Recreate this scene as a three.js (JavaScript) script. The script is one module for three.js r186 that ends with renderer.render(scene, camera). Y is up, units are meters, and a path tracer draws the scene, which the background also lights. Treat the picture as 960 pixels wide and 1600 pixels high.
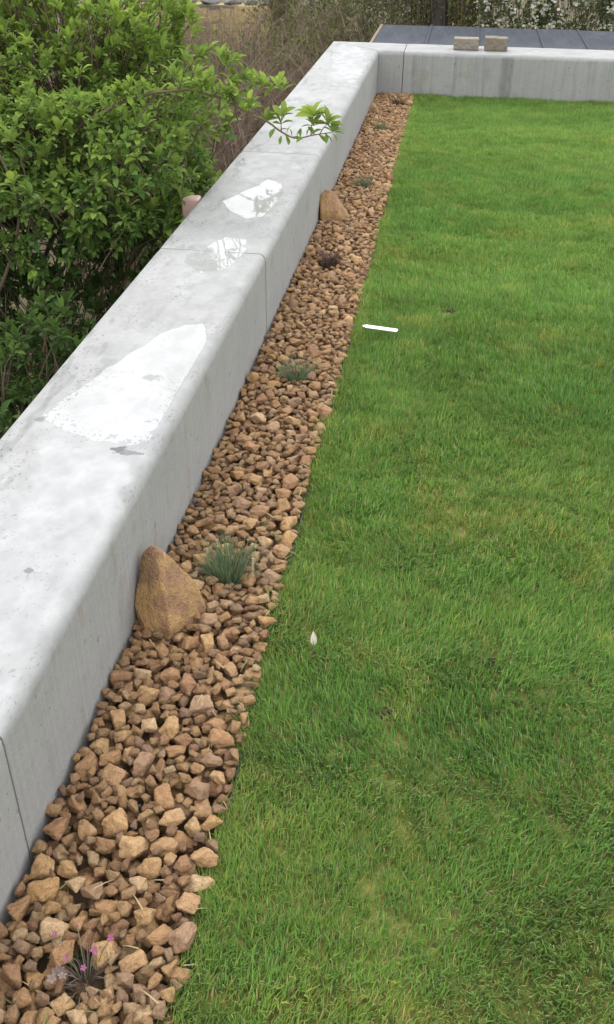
import * as THREE from 'three';
import { ConvexGeometry } from 'three/addons/geometries/ConvexGeometry.js';
import { RoundedBoxGeometry } from 'three/addons/geometries/RoundedBoxGeometry.js';
import { mergeGeometries, mergeVertices } from 'three/addons/utils/BufferGeometryUtils.js';

// ---------------------------------------------------------------- camera (solved from the wall's edges), sky, sun, exposure
const FOCAL = 1507.8, PITCH = 0.5899, YAW = 0.1413, ROLL = 0.011;
const EYE = new THREE.Vector3(0.6846, 1.6, 0);
const V = (x, y, z) => new THREE.Vector3(x, y, z);
const fwd = V(-Math.sin(YAW), 0, -Math.cos(YAW)), rgt = V(Math.cos(YAW), 0, -Math.sin(YAW));
const camF = fwd.clone().multiplyScalar(Math.cos(PITCH)).add(V(0, -Math.sin(PITCH), 0));
const camU0 = fwd.clone().multiplyScalar(Math.sin(PITCH)).add(V(0, Math.cos(PITCH), 0));
const camR = rgt.clone().multiplyScalar(Math.cos(ROLL)).addScaledVector(camU0, Math.sin(ROLL));
const camU = camU0.clone().multiplyScalar(Math.cos(ROLL)).addScaledVector(rgt, -Math.sin(ROLL));
const scene = new THREE.Scene();
const camera = new THREE.PerspectiveCamera(2 * Math.atan(800 / FOCAL) * 180 / Math.PI, 614 / 1024, 0.05, 400);
camera.position.copy(EYE);
camera.quaternion.setFromRotationMatrix(new THREE.Matrix4().makeBasis(camR, camU, camF.clone().negate()));
camera.updateMatrixWorld(true);
const renderer = new THREE.WebGLRenderer({ antialias: true });
renderer.toneMapping = THREE.LinearToneMapping;
renderer.toneMappingExposure = 1.62;
renderer.shadowMap.enabled = true;

// bright overcast: a cloud deck with the sun's glow spread widely through it, ahead of the camera
const sunDir = V(-Math.sin(0.30) * Math.cos(0.72), Math.sin(0.72), -Math.cos(0.30) * Math.cos(0.72)).normalize();
{
  const w = 512, h = 256, d = new Float32Array(w * h * 4), v = V(0, 0, 0);
  for (let j = 0; j < h; j++) for (let i = 0; i < w; i++) {
    const th = (j + 0.5) / h * Math.PI - Math.PI / 2, ph = ((i + 0.5) / w - 0.5) * 2 * Math.PI;
    v.set(Math.cos(th) * Math.cos(ph), Math.sin(th), Math.cos(th) * Math.sin(ph));
    const el = Math.max(v.y, 0), a = Math.acos(Math.min(1, v.dot(sunDir))) * 180 / Math.PI;
    let L = 1.32 * (1 + 0.15 * el) / 1.15 + 1.15 * Math.exp(-a * a / (20 * 20)) + 0.3 * Math.exp(-a / 32);
    if (v.y < 0) L = 0.22;
    const o = (j * w + i) * 4;
    d[o] = L * 0.985; d[o + 1] = L; d[o + 2] = L * 1.03; d[o + 3] = 1;
  }
  const t = new THREE.DataTexture(d, w, h, THREE.RGBAFormat, THREE.FloatType);
  t.mapping = THREE.EquirectangularReflectionMapping; t.magFilter = THREE.LinearFilter; t.minFilter = THREE.LinearFilter; t.needsUpdate = true;
  scene.background = t; scene.environment = t;
}
const sun = new THREE.DirectionalLight(new THREE.Color(1, 0.97, 0.92), 0.55);
sun.position.copy(sunDir).multiplyScalar(30); sun.target.position.set(0, 0, -4); sun.position.add(sun.target.position);
sun.castShadow = true; sun.shadow.radius = 30; sun.shadow.mapSize.set(2048, 2048);
Object.assign(sun.shadow.camera, { left: -12, right: 12, top: 12, bottom: -12, near: 1, far: 80 });
scene.add(sun, sun.target);

// ---------------------------------------------------------------- helpers
function mulberry(a) { return () => { a |= 0; a = a + 0x6D2B79F5 | 0; let t = Math.imul(a ^ a >>> 15, 1 | a); t = t + Math.imul(t ^ t >>> 7, 61 | t) ^ t; return ((t ^ t >>> 14) >>> 0) / 4294967296; }; }
const lerp = (a, b, t) => a + (b - a) * t, clamp = (x, a = 0, b = 1) => Math.min(b, Math.max(a, x)), sstep = (a, b, x) => { const t = clamp((x - a) / (b - a)); return t * t * (3 - 2 * t); };
function hash(i, j, k) { let n = Math.imul(i, 374761393) + Math.imul(j, 668265263) + Math.imul(k, 2147483647 ^ 0x5bd1e995) | 0; n = Math.imul(n ^ n >>> 13, 1274126177); return ((n ^ n >>> 16) >>> 0) / 4294967296; }
function noise(x, y = 0, z = 0) {
  const i = Math.floor(x), j = Math.floor(y), k = Math.floor(z), s = t => t * t * (3 - 2 * t), u = s(x - i), v = s(y - j), w = s(z - k);
  const L = (a, b, t) => a + (b - a) * t;
  return L(L(L(hash(i, j, k), hash(i + 1, j, k), u), L(hash(i, j + 1, k), hash(i + 1, j + 1, k), u), v), L(L(hash(i, j, k + 1), hash(i + 1, j, k + 1), u), L(hash(i, j + 1, k + 1), hash(i + 1, j + 1, k + 1), u), v), w);
}
const fbm = (x, y, z = 0, o = 4) => { let s = 0, a = 0.5, n = 0; for (let i = 0; i < o; i++) { s += a * noise(x, y, z); n += a; x = x * 2.03 + 7.1; y = y * 2.03 + 3.7; z = z * 2.03 + 1.3; a *= 0.5; } return s / n; };
function ray(px, py) { return camF.clone().addScaledVector(camR, (px - 480) / FOCAL).addScaledVector(camU, (800 - py) / FOCAL); }
const atY = (px, py, y) => { const d = ray(px, py); return EYE.clone().addScaledVector(d, (y - EYE.y) / d.y); };
const atZ = (px, py, z) => { const d = ray(px, py); return EYE.clone().addScaledVector(d, (z - EYE.z) / d.z); };
const dirToPx = p => { const d = p.clone().sub(EYE), z = d.dot(camF); return [480 + FOCAL * d.dot(camR) / z, 800 - FOCAL * d.dot(camU) / z, z]; };
const used = {};
function numbered(n) { used[n] = (used[n] ?? -1) + 1; return used[n] ? `${n}_${String(used[n]).padStart(3, '0')}` : n; }
function sh(o) { o.traverse(m => { if (m.isMesh) { m.castShadow = true; m.receiveShadow = true; } }); return o; }
function thing(name, label, category, pos = [0, 0, 0], turn = 0, group) {
  const o = new THREE.Group(); o.name = numbered(name); o.position.set(...pos); o.rotation.y = turn; o.userData = { label, category };
  if (group) o.userData.group = group;
  scene.add(o); return o;
}
function structure(o, name, label) { o.name = numbered(name); o.userData.kind = 'structure'; if (label) o.userData.label = label; scene.add(o); return sh(o); }
function part(parent, name, geo, mat) { const m = new THREE.Mesh(geo, mat); m.name = name; m.castShadow = m.receiveShadow = true; parent.add(m); return m; }
const rgb = (r, g, b) => new THREE.Color().setRGB(r, g, b);
const std = (c, rough = 0.9, o = {}) => new THREE.MeshStandardMaterial({ color: c, roughness: rough, ...o });
const leafMat = (c, t = 0.35, o = {}) => new THREE.MeshPhysicalMaterial({ color: c, roughness: 0.95, specularIntensity: 0.2, transmission: Math.min(0.5, t * 1.2), thickness: 0, side: THREE.DoubleSide, ...o });
function tex(w, h, fn, srgb = false, wrap = THREE.RepeatWrapping) {
  const d = new Uint8Array(w * h * 4);
  for (let j = 0; j < h; j++) for (let i = 0; i < w; i++) {
    const c = fn(i / w, j / h, i, j), o = (j * w + i) * 4;
    if (typeof c === 'number') d[o] = d[o + 1] = d[o + 2] = clamp(c) * 255; else { d[o] = clamp(c[0]) * 255; d[o + 1] = clamp(c[1]) * 255; d[o + 2] = clamp(c[2]) * 255; }
    d[o + 3] = 255;
  }
  const t = new THREE.DataTexture(d, w, h); t.wrapS = t.wrapT = wrap; t.magFilter = THREE.LinearFilter; t.minFilter = THREE.LinearMipmapLinearFilter; t.generateMipmaps = true;
  if (srgb) t.colorSpace = THREE.SRGBColorSpace; t.needsUpdate = true; return t;
}
// tileable value noise, n cells per tile
function tnoise(u, v, n, seed) {
  const x = u * n, y = v * n, i = Math.floor(x), j = Math.floor(y), s = t => t * t * (3 - 2 * t), a = s(x - i), b = s(y - j), H = (p, q) => hash((p % n + n) % n, (q % n + n) % n, seed);
  return lerp(lerp(H(i, j), H(i + 1, j), a), lerp(H(i, j + 1), H(i + 1, j + 1), a), b);
}
const tfbm = (u, v, n, o, seed) => { let s = 0, a = 0.5, t = 0; for (let k = 0; k < o; k++) { s += a * tnoise(u, v, n, seed + k); t += a; a *= 0.55; n *= 2; } return s / t; };
const noiseTable = (() => { const N = 512, T = []; for (let k = 0; k < 4; k++) { const a = new Float32Array(N * N); for (let j = 0; j < N; j++) for (let i = 0; i < N; i++) a[j * N + i] = tfbm(i / N, j / N, 32, 3, 200 + k * 11); T.push(a); } return T; })();
function qn(x, y, k) {   // quick three-octave noise from a table, one cell = 1
  const a = noiseTable[k & 3], u = (x + k * 5.37) * 16, v = (y + k * 9.11) * 16, i = Math.floor(u), j = Math.floor(v), f = u - i, g = v - j, i0 = i & 511, i1 = i + 1 & 511, j0 = (j & 511) << 9, j1 = (j + 1 & 511) << 9;
  return (a[j0 + i0] * (1 - f) + a[j0 + i1] * f) * (1 - g) + (a[j1 + i0] * (1 - f) + a[j1 + i1] * f) * g;
}
function buf(pos, idx, extra = {}) {
  const g = new THREE.BufferGeometry(); g.setAttribute('position', new THREE.Float32BufferAttribute(pos, 3));
  if (extra.uv) g.setAttribute('uv', new THREE.Float32BufferAttribute(extra.uv, 2));
  if (extra.color) g.setAttribute('color', new THREE.Float32BufferAttribute(extra.color, 3));
  if (idx) g.setIndex(idx); g.computeVertexNormals(); return g;
}
function taperTube(pts, r0, r1, sides = 6, seg = 12) {
  const c = new THREE.CatmullRomCurve3(pts), P = [], I = [], UV = []; const fr = c.computeFrenetFrames(seg, false);
  for (let i = 0; i <= seg; i++) {
    const p = c.getPointAt(i / seg), r = lerp(r0, r1, i / seg);
    for (let k = 0; k <= sides; k++) { const a = k / sides * 2 * Math.PI; const q = p.clone().addScaledVector(fr.normals[i], Math.cos(a) * r).addScaledVector(fr.binormals[i], Math.sin(a) * r); P.push(q.x, q.y, q.z); UV.push(k / sides, i / seg); }
  }
  for (let i = 0; i < seg; i++) for (let k = 0; k < sides; k++) { const a = i * (sides + 1) + k, b = a + sides + 1; I.push(a, a + 1, b, b, a + 1, b + 1); }
  return buf(P, I, { uv: UV });
}
function instanced(parent, name, geo, mat, mats, cols) {
  const m = new THREE.InstancedMesh(geo, mat, mats.length); mats.forEach((x, i) => m.setMatrixAt(i, x)); if (cols) cols.forEach((c, i) => m.setColorAt(i, c));
  m.name = name; m.userData.kind = 'stuff'; m.castShadow = m.receiveShadow = true; parent.add(m); return m;
}

// ---------------------------------------------------------------- dimensions
const WALL_W = 0.4262, WALL_H = 0.3473, BACK_Z = -8.6782, LOW = -1.12;
const lawnEdge = z => 0.352 - 0.0445 * clamp((z + 1) / (BACK_Z + 1), -0.3, 1.1) - 0.014 * Math.exp(-Math.pow((z + 2.2) / 1.2, 2));

// ---------------------------------------------------------------- ground
{
  const g = new THREE.PlaneGeometry(240, 240, 120, 120); g.rotateX(-Math.PI / 2);
  const p = g.attributes.position; for (let i = 0; i < p.count; i++) p.setY(i, LOW + (fbm(p.getX(i) * 0.2, p.getZ(i) * 0.2) - 0.5) * 0.12);
  for (let i = 0; i < g.attributes.uv.count; i++) g.attributes.uv.setXY(i, p.getX(i) / 2, p.getZ(i) / 2);
  g.computeVertexNormals();
  const t = tex(256, 256, (u, v) => { const a = tfbm(u, v, 6, 5, 3), b = tfbm(u, v, 40, 2, 9); return [0.20 + 0.14 * a + 0.1 * b, 0.18 + 0.15 * a + 0.08 * b, 0.12 + 0.08 * a + 0.06 * b]; }, true);
  structure(new THREE.Mesh(g, std(0xffffff, 1, { map: t })), 'ground', 'bare brown earth below the wall');
}
const lawnY = (x, z) => (fbm(x * 2.2, z * 2.2, 5, 3) - 0.5) * 0.03 + (fbm(x * 7, z * 7, 2, 2) - 0.5) * 0.008 - 0.002;
const bareSpots = [[600, 1112, 0.030], [655, 1112, 0.012], [700, 485, 0.03], [762, 1035, 0.022]].map(([x, y, r]) => { const p = atY(x, y, 0.02); return [p.x, p.z, r]; });

// ---------------------------------------------------------------- concrete retaining walls
// profile: [depth behind the inner face, height]; u = metres from the rounded inner top edge (top surface negative, face positive)
const EDGE_R = 0.036;
const profile = (() => {
  const P = []; const add = (s, y, u) => P.push([s, y, u]);
  add(WALL_W, LOW - 0.1, -WALL_W - 1.4); add(WALL_W, WALL_H - 0.2, -WALL_W - 0.2); add(WALL_W, WALL_H - 0.006, -WALL_W - 0.004); add(WALL_W - 0.006, WALL_H, -WALL_W + 0.004);
  for (let i = 1; i < 9; i++) { const s = lerp(WALL_W - 0.006, EDGE_R, i / 9); add(s, WALL_H, -s); }
  for (let i = 0; i <= 7; i++) { const a = i / 7 * Math.PI / 2; add(EDGE_R - Math.sin(a) * EDGE_R, WALL_H - EDGE_R + Math.cos(a) * EDGE_R, -EDGE_R + i / 7 * 2 * EDGE_R); }
  for (let i = 1; i <= 4; i++) { const y = lerp(WALL_H - EDGE_R, -0.25, i / 4); add(0, y, WALL_H - y); }
  return P;
})();
function wallPiece(l0, l1, mitre, seed) {   // along l; mitre +1 = the end recedes with depth (inside corner at l1), -1 = at l0
  const N = Math.max(6, Math.ceil((l1 - l0) / 0.06)), M = profile.length, pos = [], uv = [], idx = [];
  for (let i = 0; i <= N; i++) for (let j = 0; j < M; j++) {
    const [s, y, u] = profile[j], a = mitre < 0 ? l0 - s : l0, b = mitre > 0 ? l1 + s : l1, l = lerp(a, b, i / N);
    const wob = (fbm(l * 1.3, seed, 0, 3) - 0.5) * 0.005, wy = (fbm(l * 1.7 + 9, seed, s * 4, 3) - 0.5) * 0.004 * (y > 0.2 ? 1 : 0);
    const seamI = (i === 0 && mitre >= 0) || (i === N && mitre <= 0) ? 0.0025 : 0;   // arrises at the joints are rubbed down
    pos.push(-(s + wob * (s < EDGE_R ? 1 : 0) + (s < 0.001 ? seamI : 0)), y + wy - (s >= EDGE_R ? seamI : 0), -l); uv.push(u, l);
  }
  for (let i = 0; i < N; i++) for (let j = 0; j < M - 1; j++) { const a = i * M + j, b = a + M; idx.push(a, b, a + 1, b, b + 1, a + 1); }
  const cap = (i, flip) => { const c = pos.length / 3, k = i * M; pos.push(-WALL_W / 2, -0.1, pos[(k + 10) * 3 + 2]); uv.push(0.3, 0); const o = pos.length / 3; for (let j = 0; j < M; j++) { pos.push(pos[(k + j) * 3], pos[(k + j) * 3 + 1], pos[(k + j) * 3 + 2]); uv.push(0.3, 0); } for (let j = 0; j < M - 1; j++) flip ? idx.push(c, o + j + 1, o + j) : idx.push(c, o + j, o + j + 1); };
  if (mitre >= 0) cap(0, true); if (mitre <= 0) cap(N, false);
  return buf(pos, idx, { uv });
}
const topStainsSheen = [];   // limy bloom, wet sky sheen painted in as pale colour, and grime marks, world coordinates: [x, z, rx, rz, turn, strength]
const stainOrSheen = (px, py, rx, rz, turn, s, kind = 'lime') => { const p = atY(px, py, WALL_H); topStainsSheen.push([p.x, p.z, rx, rz, turn, s, kind]); };
stainOrSheen(200, 610, 0.11, 0.42, 0.15, 0.35); stainOrSheen(90, 660, 0.06, 0.12, 0.3, 0.45); stainOrSheen(170, 690, 0.15, 0.2, 0.2, 0.6); stainOrSheen(60, 860, 0.17, 0.42, 0.1, 0.75); stainOrSheen(110, 760, 0.12, 0.2, 0.2, 0.6); stainOrSheen(60, 1000, 0.1, 0.2, 0.1, 0.5); stainOrSheen(330, 420, 0.12, 0.33, 0.1, 0.45);
stainOrSheen(395, 310, 0.1, 0.4, 0.1, 0.5); stainOrSheen(425, 255, 0.13, 0.3, 0, 0.7); stainOrSheen(545, 95, 0.13, 0.75, 0.1, 0.95); stainOrSheen(538, 118, 0.1, 0.32, 0, 0.85); stainOrSheen(490, 205, 0.12, 0.3, 0, 0.3);
stainOrSheen(185, 703, 0.022, 0.020, 0.4, 0.9, 'chip'); stainOrSheen(205, 708, 0.03, 0.012, 0, 0.6, 'chip'); stainOrSheen(237, 590, 0.028, 0.022, 0.3, 0.55, 'chip'); stainOrSheen(42, 892, 0.012, 0.010, 0, 0.6, 'chip'); stainOrSheen(62, 655, 0.014, 0.01, 0, 0.5, 'chip'); stainOrSheen(380, 249, 0.008, 0.03, 0.2, 0.5, 'chip');
function wallTexture(l0, l1, along, seed, H) {
  const Wd = 512;
  return tex(Wd, H, (uu, vv, i, j) => {
    const u = uu - 0.5, l = lerp(l0, l1, vv), face = sstep(-0.005, 0.03, u), top = 1 - face;
    const m1 = qn(u * 5 + seed + seed, l * 3.2 + seed * 3, 1), m2 = qn(u * 22 + seed, l * 17 + seed * 3, 2), m3 = qn(u * 90 + seed, l * 90 + seed * 3, 3);
    if (u < -0.46 || u > 0.42) return 0.57;
    let c = 0.568 + (m1 - 0.5) * lerp(0.08, 0.04, face) + (m2 - 0.5) * lerp(0.08, 0.02, face) + (m3 - 0.5) * 0.035;
    let r = 1.0, g = 1.0, b = 0.985;
    // the face: fine vertical drawn lines from the mould and drips
    const st = qn(l * 55 + seed, u * 1.2 + seed * 3, 4), st2 = qn(l * 210 + seed, u * 2.5 + seed * 3, 5), st3 = sstep(0.62, 0.8, qn(l * 9 + seed, u * 0.7 + 3 + seed * 3, 6));
    c += face * ((st - 0.5) * 0.02 + (st2 - 0.5) * 0.045 - st3 * 0.008 * sstep(0.02, 0.1, u));
    const rust = face * sstep(0.66, 0.78, qn(l * 14 + 2 + seed, u * 7 + seed * 3, 7)); r -= 0; g -= rust * 0.02; b -= rust * 0.05; c -= rust * 0.02;
    // top: dark grit specks, denser along the outer edge
    const outer = sstep(0.2, 0.42, -u);
    const sp = qn(u * 160 + seed, l * 130 + seed * 3, 8), cl = qn(u * 13 + seed, l * 9 + seed * 3, 9);
    c -= top * sstep(0.66, 0.80, sp) * sstep(0.46, 0.64, cl + outer * 0.1) * 0.16;
    c -= top * sstep(0.55, 0.75, qn(u * 30 + seed, l * 9 + seed * 3, 10)) * 0.05 * (0.4 + outer);
    c -= face * sstep(0.81, 0.87, qn(u * 70 + seed, l * 70, 2)) * 0.14;   // air holes
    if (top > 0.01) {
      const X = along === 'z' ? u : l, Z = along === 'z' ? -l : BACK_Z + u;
      for (const [sx, sz, rx, rz, a, s, kind] of topStainsSheen) {
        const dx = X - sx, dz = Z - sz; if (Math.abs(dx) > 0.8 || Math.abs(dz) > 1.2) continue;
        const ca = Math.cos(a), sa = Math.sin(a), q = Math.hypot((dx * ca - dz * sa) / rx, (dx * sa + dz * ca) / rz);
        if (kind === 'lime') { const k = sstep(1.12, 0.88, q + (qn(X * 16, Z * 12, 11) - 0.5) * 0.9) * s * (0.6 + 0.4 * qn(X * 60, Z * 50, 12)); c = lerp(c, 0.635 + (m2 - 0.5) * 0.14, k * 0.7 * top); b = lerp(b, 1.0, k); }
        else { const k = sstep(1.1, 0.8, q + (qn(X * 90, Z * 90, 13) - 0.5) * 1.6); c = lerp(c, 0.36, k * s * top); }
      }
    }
    if (along === 'x' && face > 0) {   // dark run-off streaks under the coping blocks
      for (const [sx, w, s] of [[1.045, 0.05, 0.11], [1.09, 0.025, 0.08], [0.63, 0.012, 0.06], [0.87, 0.014, 0.05], [0.30, 0.02, 0.05], [1.6, 0.02, 0.03]]) c -= face * s * sstep(1, 0.2, Math.abs(l - sx + (qn(u * 9 + seed, sx * 9 + seed * 3, 14) - 0.5) * 0.03) / w) * (0.55 + 0.6 * qn(l * 150 + seed, u * 6 + seed * 3, 15));
      c -= face * 0.03 * sstep(0.5, 0.8, qn(l * 30 + seed, u * 1.5 + seed * 3, 16));
    }
    return [c * r, c * g, c * b];
  }, true, THREE.ClampToEdgeWrapping);
}
const concreteBump = tex(512, 512, (u, v) => 0.6 * tfbm(u, v, 24, 4, 31) + 0.4 * tfbm(u, v, 128, 2, 77));
function concreteMat(l0, l1, along, seed, H) {
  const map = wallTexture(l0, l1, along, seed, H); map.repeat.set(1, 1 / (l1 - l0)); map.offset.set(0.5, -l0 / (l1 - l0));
  const bump = concreteBump.clone(); bump.repeat.set(2.5, 2.5); bump.needsUpdate = true;
  return std(0xffffff, 0.78, { map, bumpMap: bump, bumpScale: 0.0012 });
}
const jointMat = std(rgb(0.05, 0.05, 0.048), 0.95);
const GAP = 0.0028;
function buildWall(name, label, along, cuts, mitres, seeds, heights) {
  const o = thing(name, label, 'wall');
  for (let k = 0; k < cuts.length - 1; k++) {
    const l0 = cuts[k] + (k ? GAP : 0), l1 = cuts[k + 1] - (k < cuts.length - 2 ? GAP : 0);
    const g = wallPiece(l0, l1, mitres[k], seeds[k]);
    if (along === 'x') { const p = g.attributes.position; for (let i = 0; i < p.count; i++) { const s = -p.getX(i), l = -p.getZ(i); p.setXYZ(i, l, p.getY(i), BACK_Z - s); } const ix = g.index.array; for (let i = 0; i < ix.length; i += 3) { const t = ix[i]; ix[i] = ix[i + 1]; ix[i + 1] = t; } g.computeVertexNormals(); }
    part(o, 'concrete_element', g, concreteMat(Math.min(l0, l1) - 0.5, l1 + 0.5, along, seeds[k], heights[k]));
    if (k) {   // recessed dark joint filler
      const j = cuts[k], s = new THREE.Shape(); profile.forEach(([d, y], i) => { const c = [-(d + (d < EDGE_R ? 0.016 : d > 0.4 ? -0.01 : 0)), y - (y > 0.2 ? 0.016 : 0)]; i ? s.lineTo(...c) : s.moveTo(...c); });
      const jg = new THREE.ExtrudeGeometry(s, { depth: 0.02, bevelEnabled: false }); jg.translate(0, 0, -0.01);
      if (along === 'x') jg.rotateY(-Math.PI / 2).translate(j, 0, BACK_Z).scale(1, 1, 1); else jg.translate(0, 0, -j);
      if (along === 'x') { const p = jg.attributes.position; for (let i = 0; i < p.count; i++) { /* depth runs away from the lawn */ p.setZ(i, BACK_Z - Math.abs(p.getZ(i) - BACK_Z)); } jg.computeVertexNormals(); }
      part(o, 'joint', jg, jointMat);
    }
  }
  return o;
}
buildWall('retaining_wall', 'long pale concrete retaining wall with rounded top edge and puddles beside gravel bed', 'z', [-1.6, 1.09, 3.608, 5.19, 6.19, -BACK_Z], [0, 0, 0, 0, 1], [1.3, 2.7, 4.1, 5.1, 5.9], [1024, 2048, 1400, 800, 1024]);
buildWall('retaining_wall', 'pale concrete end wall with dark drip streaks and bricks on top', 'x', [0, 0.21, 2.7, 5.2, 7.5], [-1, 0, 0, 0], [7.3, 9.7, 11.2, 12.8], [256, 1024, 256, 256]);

// ---------------------------------------------------------------- puddles on the wall top: thin sheets of rain water with ragged edges and dry islands
const waterMat = new THREE.MeshPhysicalMaterial({ color: 0xffffff, transmission: 1, thickness: 0, roughness: 0.04, ior: 1.33, bumpMap: (() => { const t = tex(256, 256, (u, v) => tfbm(u, v, 9, 2, 55)); t.repeat.set(1.7, 1.7); return t; })(), bumpScale: 0.0004 });
function puddle(px, roughAt, seed, lift = 0.0045) {   // outline in photo pixels, laid on the wall top
  const P = px.map(([x, y]) => atY(x, y, WALL_H)), xs = P.map(p => p.x), zs = P.map(p => p.z);
  const sdf = (x, z) => { let d = 1e9, inside = false; for (let i = 0, j = P.length - 1; i < P.length; j = i++) { const a = P[j], b = P[i], ex = b.x - a.x, ez = b.z - a.z, t = clamp(((x - a.x) * ex + (z - a.z) * ez) / (ex * ex + ez * ez)); d = Math.min(d, Math.hypot(x - a.x - ex * t, z - a.z - ez * t)); if ((a.z > z) !== (b.z > z) && x < a.x + (z - a.z) / (b.z - a.z) * (b.x - a.x)) inside = !inside; } return inside ? -d : d; };
  const f = (x, z) => { const rough = typeof roughAt === 'number' ? roughAt : roughAt(x, z), d = sdf(x, z); return d + (fbm(x * 22, z * 16, seed, 3) - 0.5) * 0.022 + Math.max(0, fbm(x * 120, z * 95, seed + 5, 3) - (0.82 - rough * 0.3)) * 0.4; };
  const x0 = Math.max(Math.min(...xs) - 0.02, -WALL_W + 0.01), x1 = Math.min(Math.max(...xs) + 0.02, -EDGE_R), z0 = Math.min(...zs) - 0.03, z1 = Math.max(...zs) + 0.03;
  const s = 0.004, nx = Math.ceil((x1 - x0) / s), nz = Math.ceil((z1 - z0) / s), F = [], pos = [], uv = [], idx = [], memo = new Map();
  for (let j = 0; j <= nz; j++) for (let i = 0; i <= nx; i++) F.push(f(x0 + i * s, z0 + j * s));
  const vert = (i, j, i2, j2) => { const key = `${i},${j},${i2},${j2}`; if (memo.has(key)) return memo.get(key); let t = 0; if (i !== i2 || j !== j2) { const a = F[j * (nx + 1) + i], b = F[j2 * (nx + 1) + i2]; t = a / (a - b); } const x = x0 + lerp(i, i2, t) * s, z = z0 + lerp(j, j2, t) * s; pos.push(x, WALL_H + lift, z); uv.push(x, z); memo.set(key, pos.length / 3 - 1); return pos.length / 3 - 1; };
  for (let j = 0; j < nz; j++) for (let i = 0; i < nx; i++) {
    const c = [[i, j], [i, j + 1], [i + 1, j + 1], [i + 1, j]], poly = [];
    for (let k = 0; k < 4; k++) { const [a, b] = c[k], [p, q] = c[(k + 1) % 4], fa = F[b * (nx + 1) + a], fb = F[q * (nx + 1) + p]; if (fa < 0) poly.push(vert(a, b, a, b)); if ((fa < 0) !== (fb < 0)) poly.push(a + b * 1e4 < p + q * 1e4 ? vert(a, b, p, q) : vert(p, q, a, b)); }
    for (let k = 1; k < poly.length - 1; k++) idx.push(poly[0], poly[k], poly[k + 1]);
  }
  const m = new THREE.Mesh(buf(pos, idx, { uv }), waterMat); structure(m, 'puddle', 'shallow rain puddle on the concrete wall top'); m.castShadow = false; return m;
}
puddle([[318, 508], [324, 535], [312, 562], [288, 590], [268, 638], [240, 688], [205, 698], [150, 690], [95, 672], [62, 652], [120, 612], [168, 578], [215, 548], [252, 524], [290, 509]], (x, z) => lerp(-0.1, 0.85, sstep(-2.85, -2.1, z)), 3);
puddle([[352, 372], [385, 376], [388, 392], [372, 408], [345, 424], [312, 428], [290, 412], [292, 400], [318, 392]], 0.5, 11);
puddle([[418, 281], [440, 288], [444, 302], [430, 322], [408, 340], [385, 343], [360, 330], [350, 316], [376, 302], [402, 292]], 0.3, 17);

// ---------------------------------------------------------------- rocks
const grain = tex(256, 256, (u, v) => { const a = tfbm(u, v, 5, 4, 12), b = tfbm(u, v, 48, 2, 41), s = sstep(0.7, 0.85, tfbm(u, v, 30, 2, 60)), k = 0.72 + 0.34 * a + 0.2 * (b - 0.5) - 0.2 * s; return [k * 1.02, k * (0.96 + 0.06 * a), k * (0.88 + 0.16 * a)]; }, true);
const grainBump = tex(256, 256, (u, v) => 0.5 * tfbm(u, v, 12, 4, 5) + 0.5 * tfbm(u, v, 64, 2, 21));
function rock(points, detail, round, rough, seed, uvScale) {
  const hull = new ConvexGeometry(points), p = hull.attributes.position, planes = [], A = V(0, 0, 0), B = V(0, 0, 0), C = V(0, 0, 0);
  const mid = points.reduce((a, b) => a.clone().add(b), V(0, 0, 0)).multiplyScalar(1 / points.length);
  for (let i = 0; i < p.count; i += 3) { A.fromBufferAttribute(p, i); B.fromBufferAttribute(p, i + 1); C.fromBufferAttribute(p, i + 2); const n = B.clone().sub(A).cross(C.clone().sub(A)).normalize(); planes.push([n, n.dot(A.clone().sub(mid))]); }
  let g = new THREE.IcosahedronGeometry(1, detail); g.deleteAttribute('uv'); g.deleteAttribute('normal'); g = mergeVertices(g, 1e-5);
  const q = g.attributes.position, d = V(0, 0, 0), uv = []; let size = 0; for (const b of points) size = Math.max(size, b.distanceTo(mid));
  for (let i = 0; i < q.count; i++) {
    d.fromBufferAttribute(q, i).normalize(); let s = 0;
    for (const [n, c] of planes) { const k = n.dot(d); if (k > 0.02) s += Math.pow(size * k / c, round); }
    let r = size / Math.pow(s, 1 / round);
    r *= 1 + rough * ((fbm(d.x * 2.3 + seed, d.y * 2.3, d.z * 2.3, 3) - 0.5) * 1.0 + (fbm(d.x * 7 + seed, d.y * 7, d.z * 7, 3) - 0.5) * 0.7);
    q.setXYZ(i, mid.x + d.x * r, mid.y + d.y * r, mid.z + d.z * r);
  }
  g.computeVertexNormals(); g = g.toNonIndexed();
  const f = g.attributes.position;
  for (let i = 0; i < f.count; i += 3) {   // grain laid on each side along its own axis
    A.fromBufferAttribute(f, i); B.fromBufferAttribute(f, i + 1); C.fromBufferAttribute(f, i + 2); const n = B.clone().sub(A).cross(C.clone().sub(A)), ax = Math.abs(n.x), ay = Math.abs(n.y), az = Math.abs(n.z);
    for (const P of [A, B, C]) ax > ay && ax > az ? uv.push(P.z * uvScale + seed, P.y * uvScale) : ay > az ? uv.push(P.x * uvScale + seed, P.z * uvScale + 0.3) : uv.push(P.x * uvScale + seed + 0.5, P.y * uvScale);
  }
  g.setAttribute('uv', new THREE.Float32BufferAttribute(uv, 2)); return g;
}
const stoneShapes = [], stoneShapesLow = [];
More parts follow.
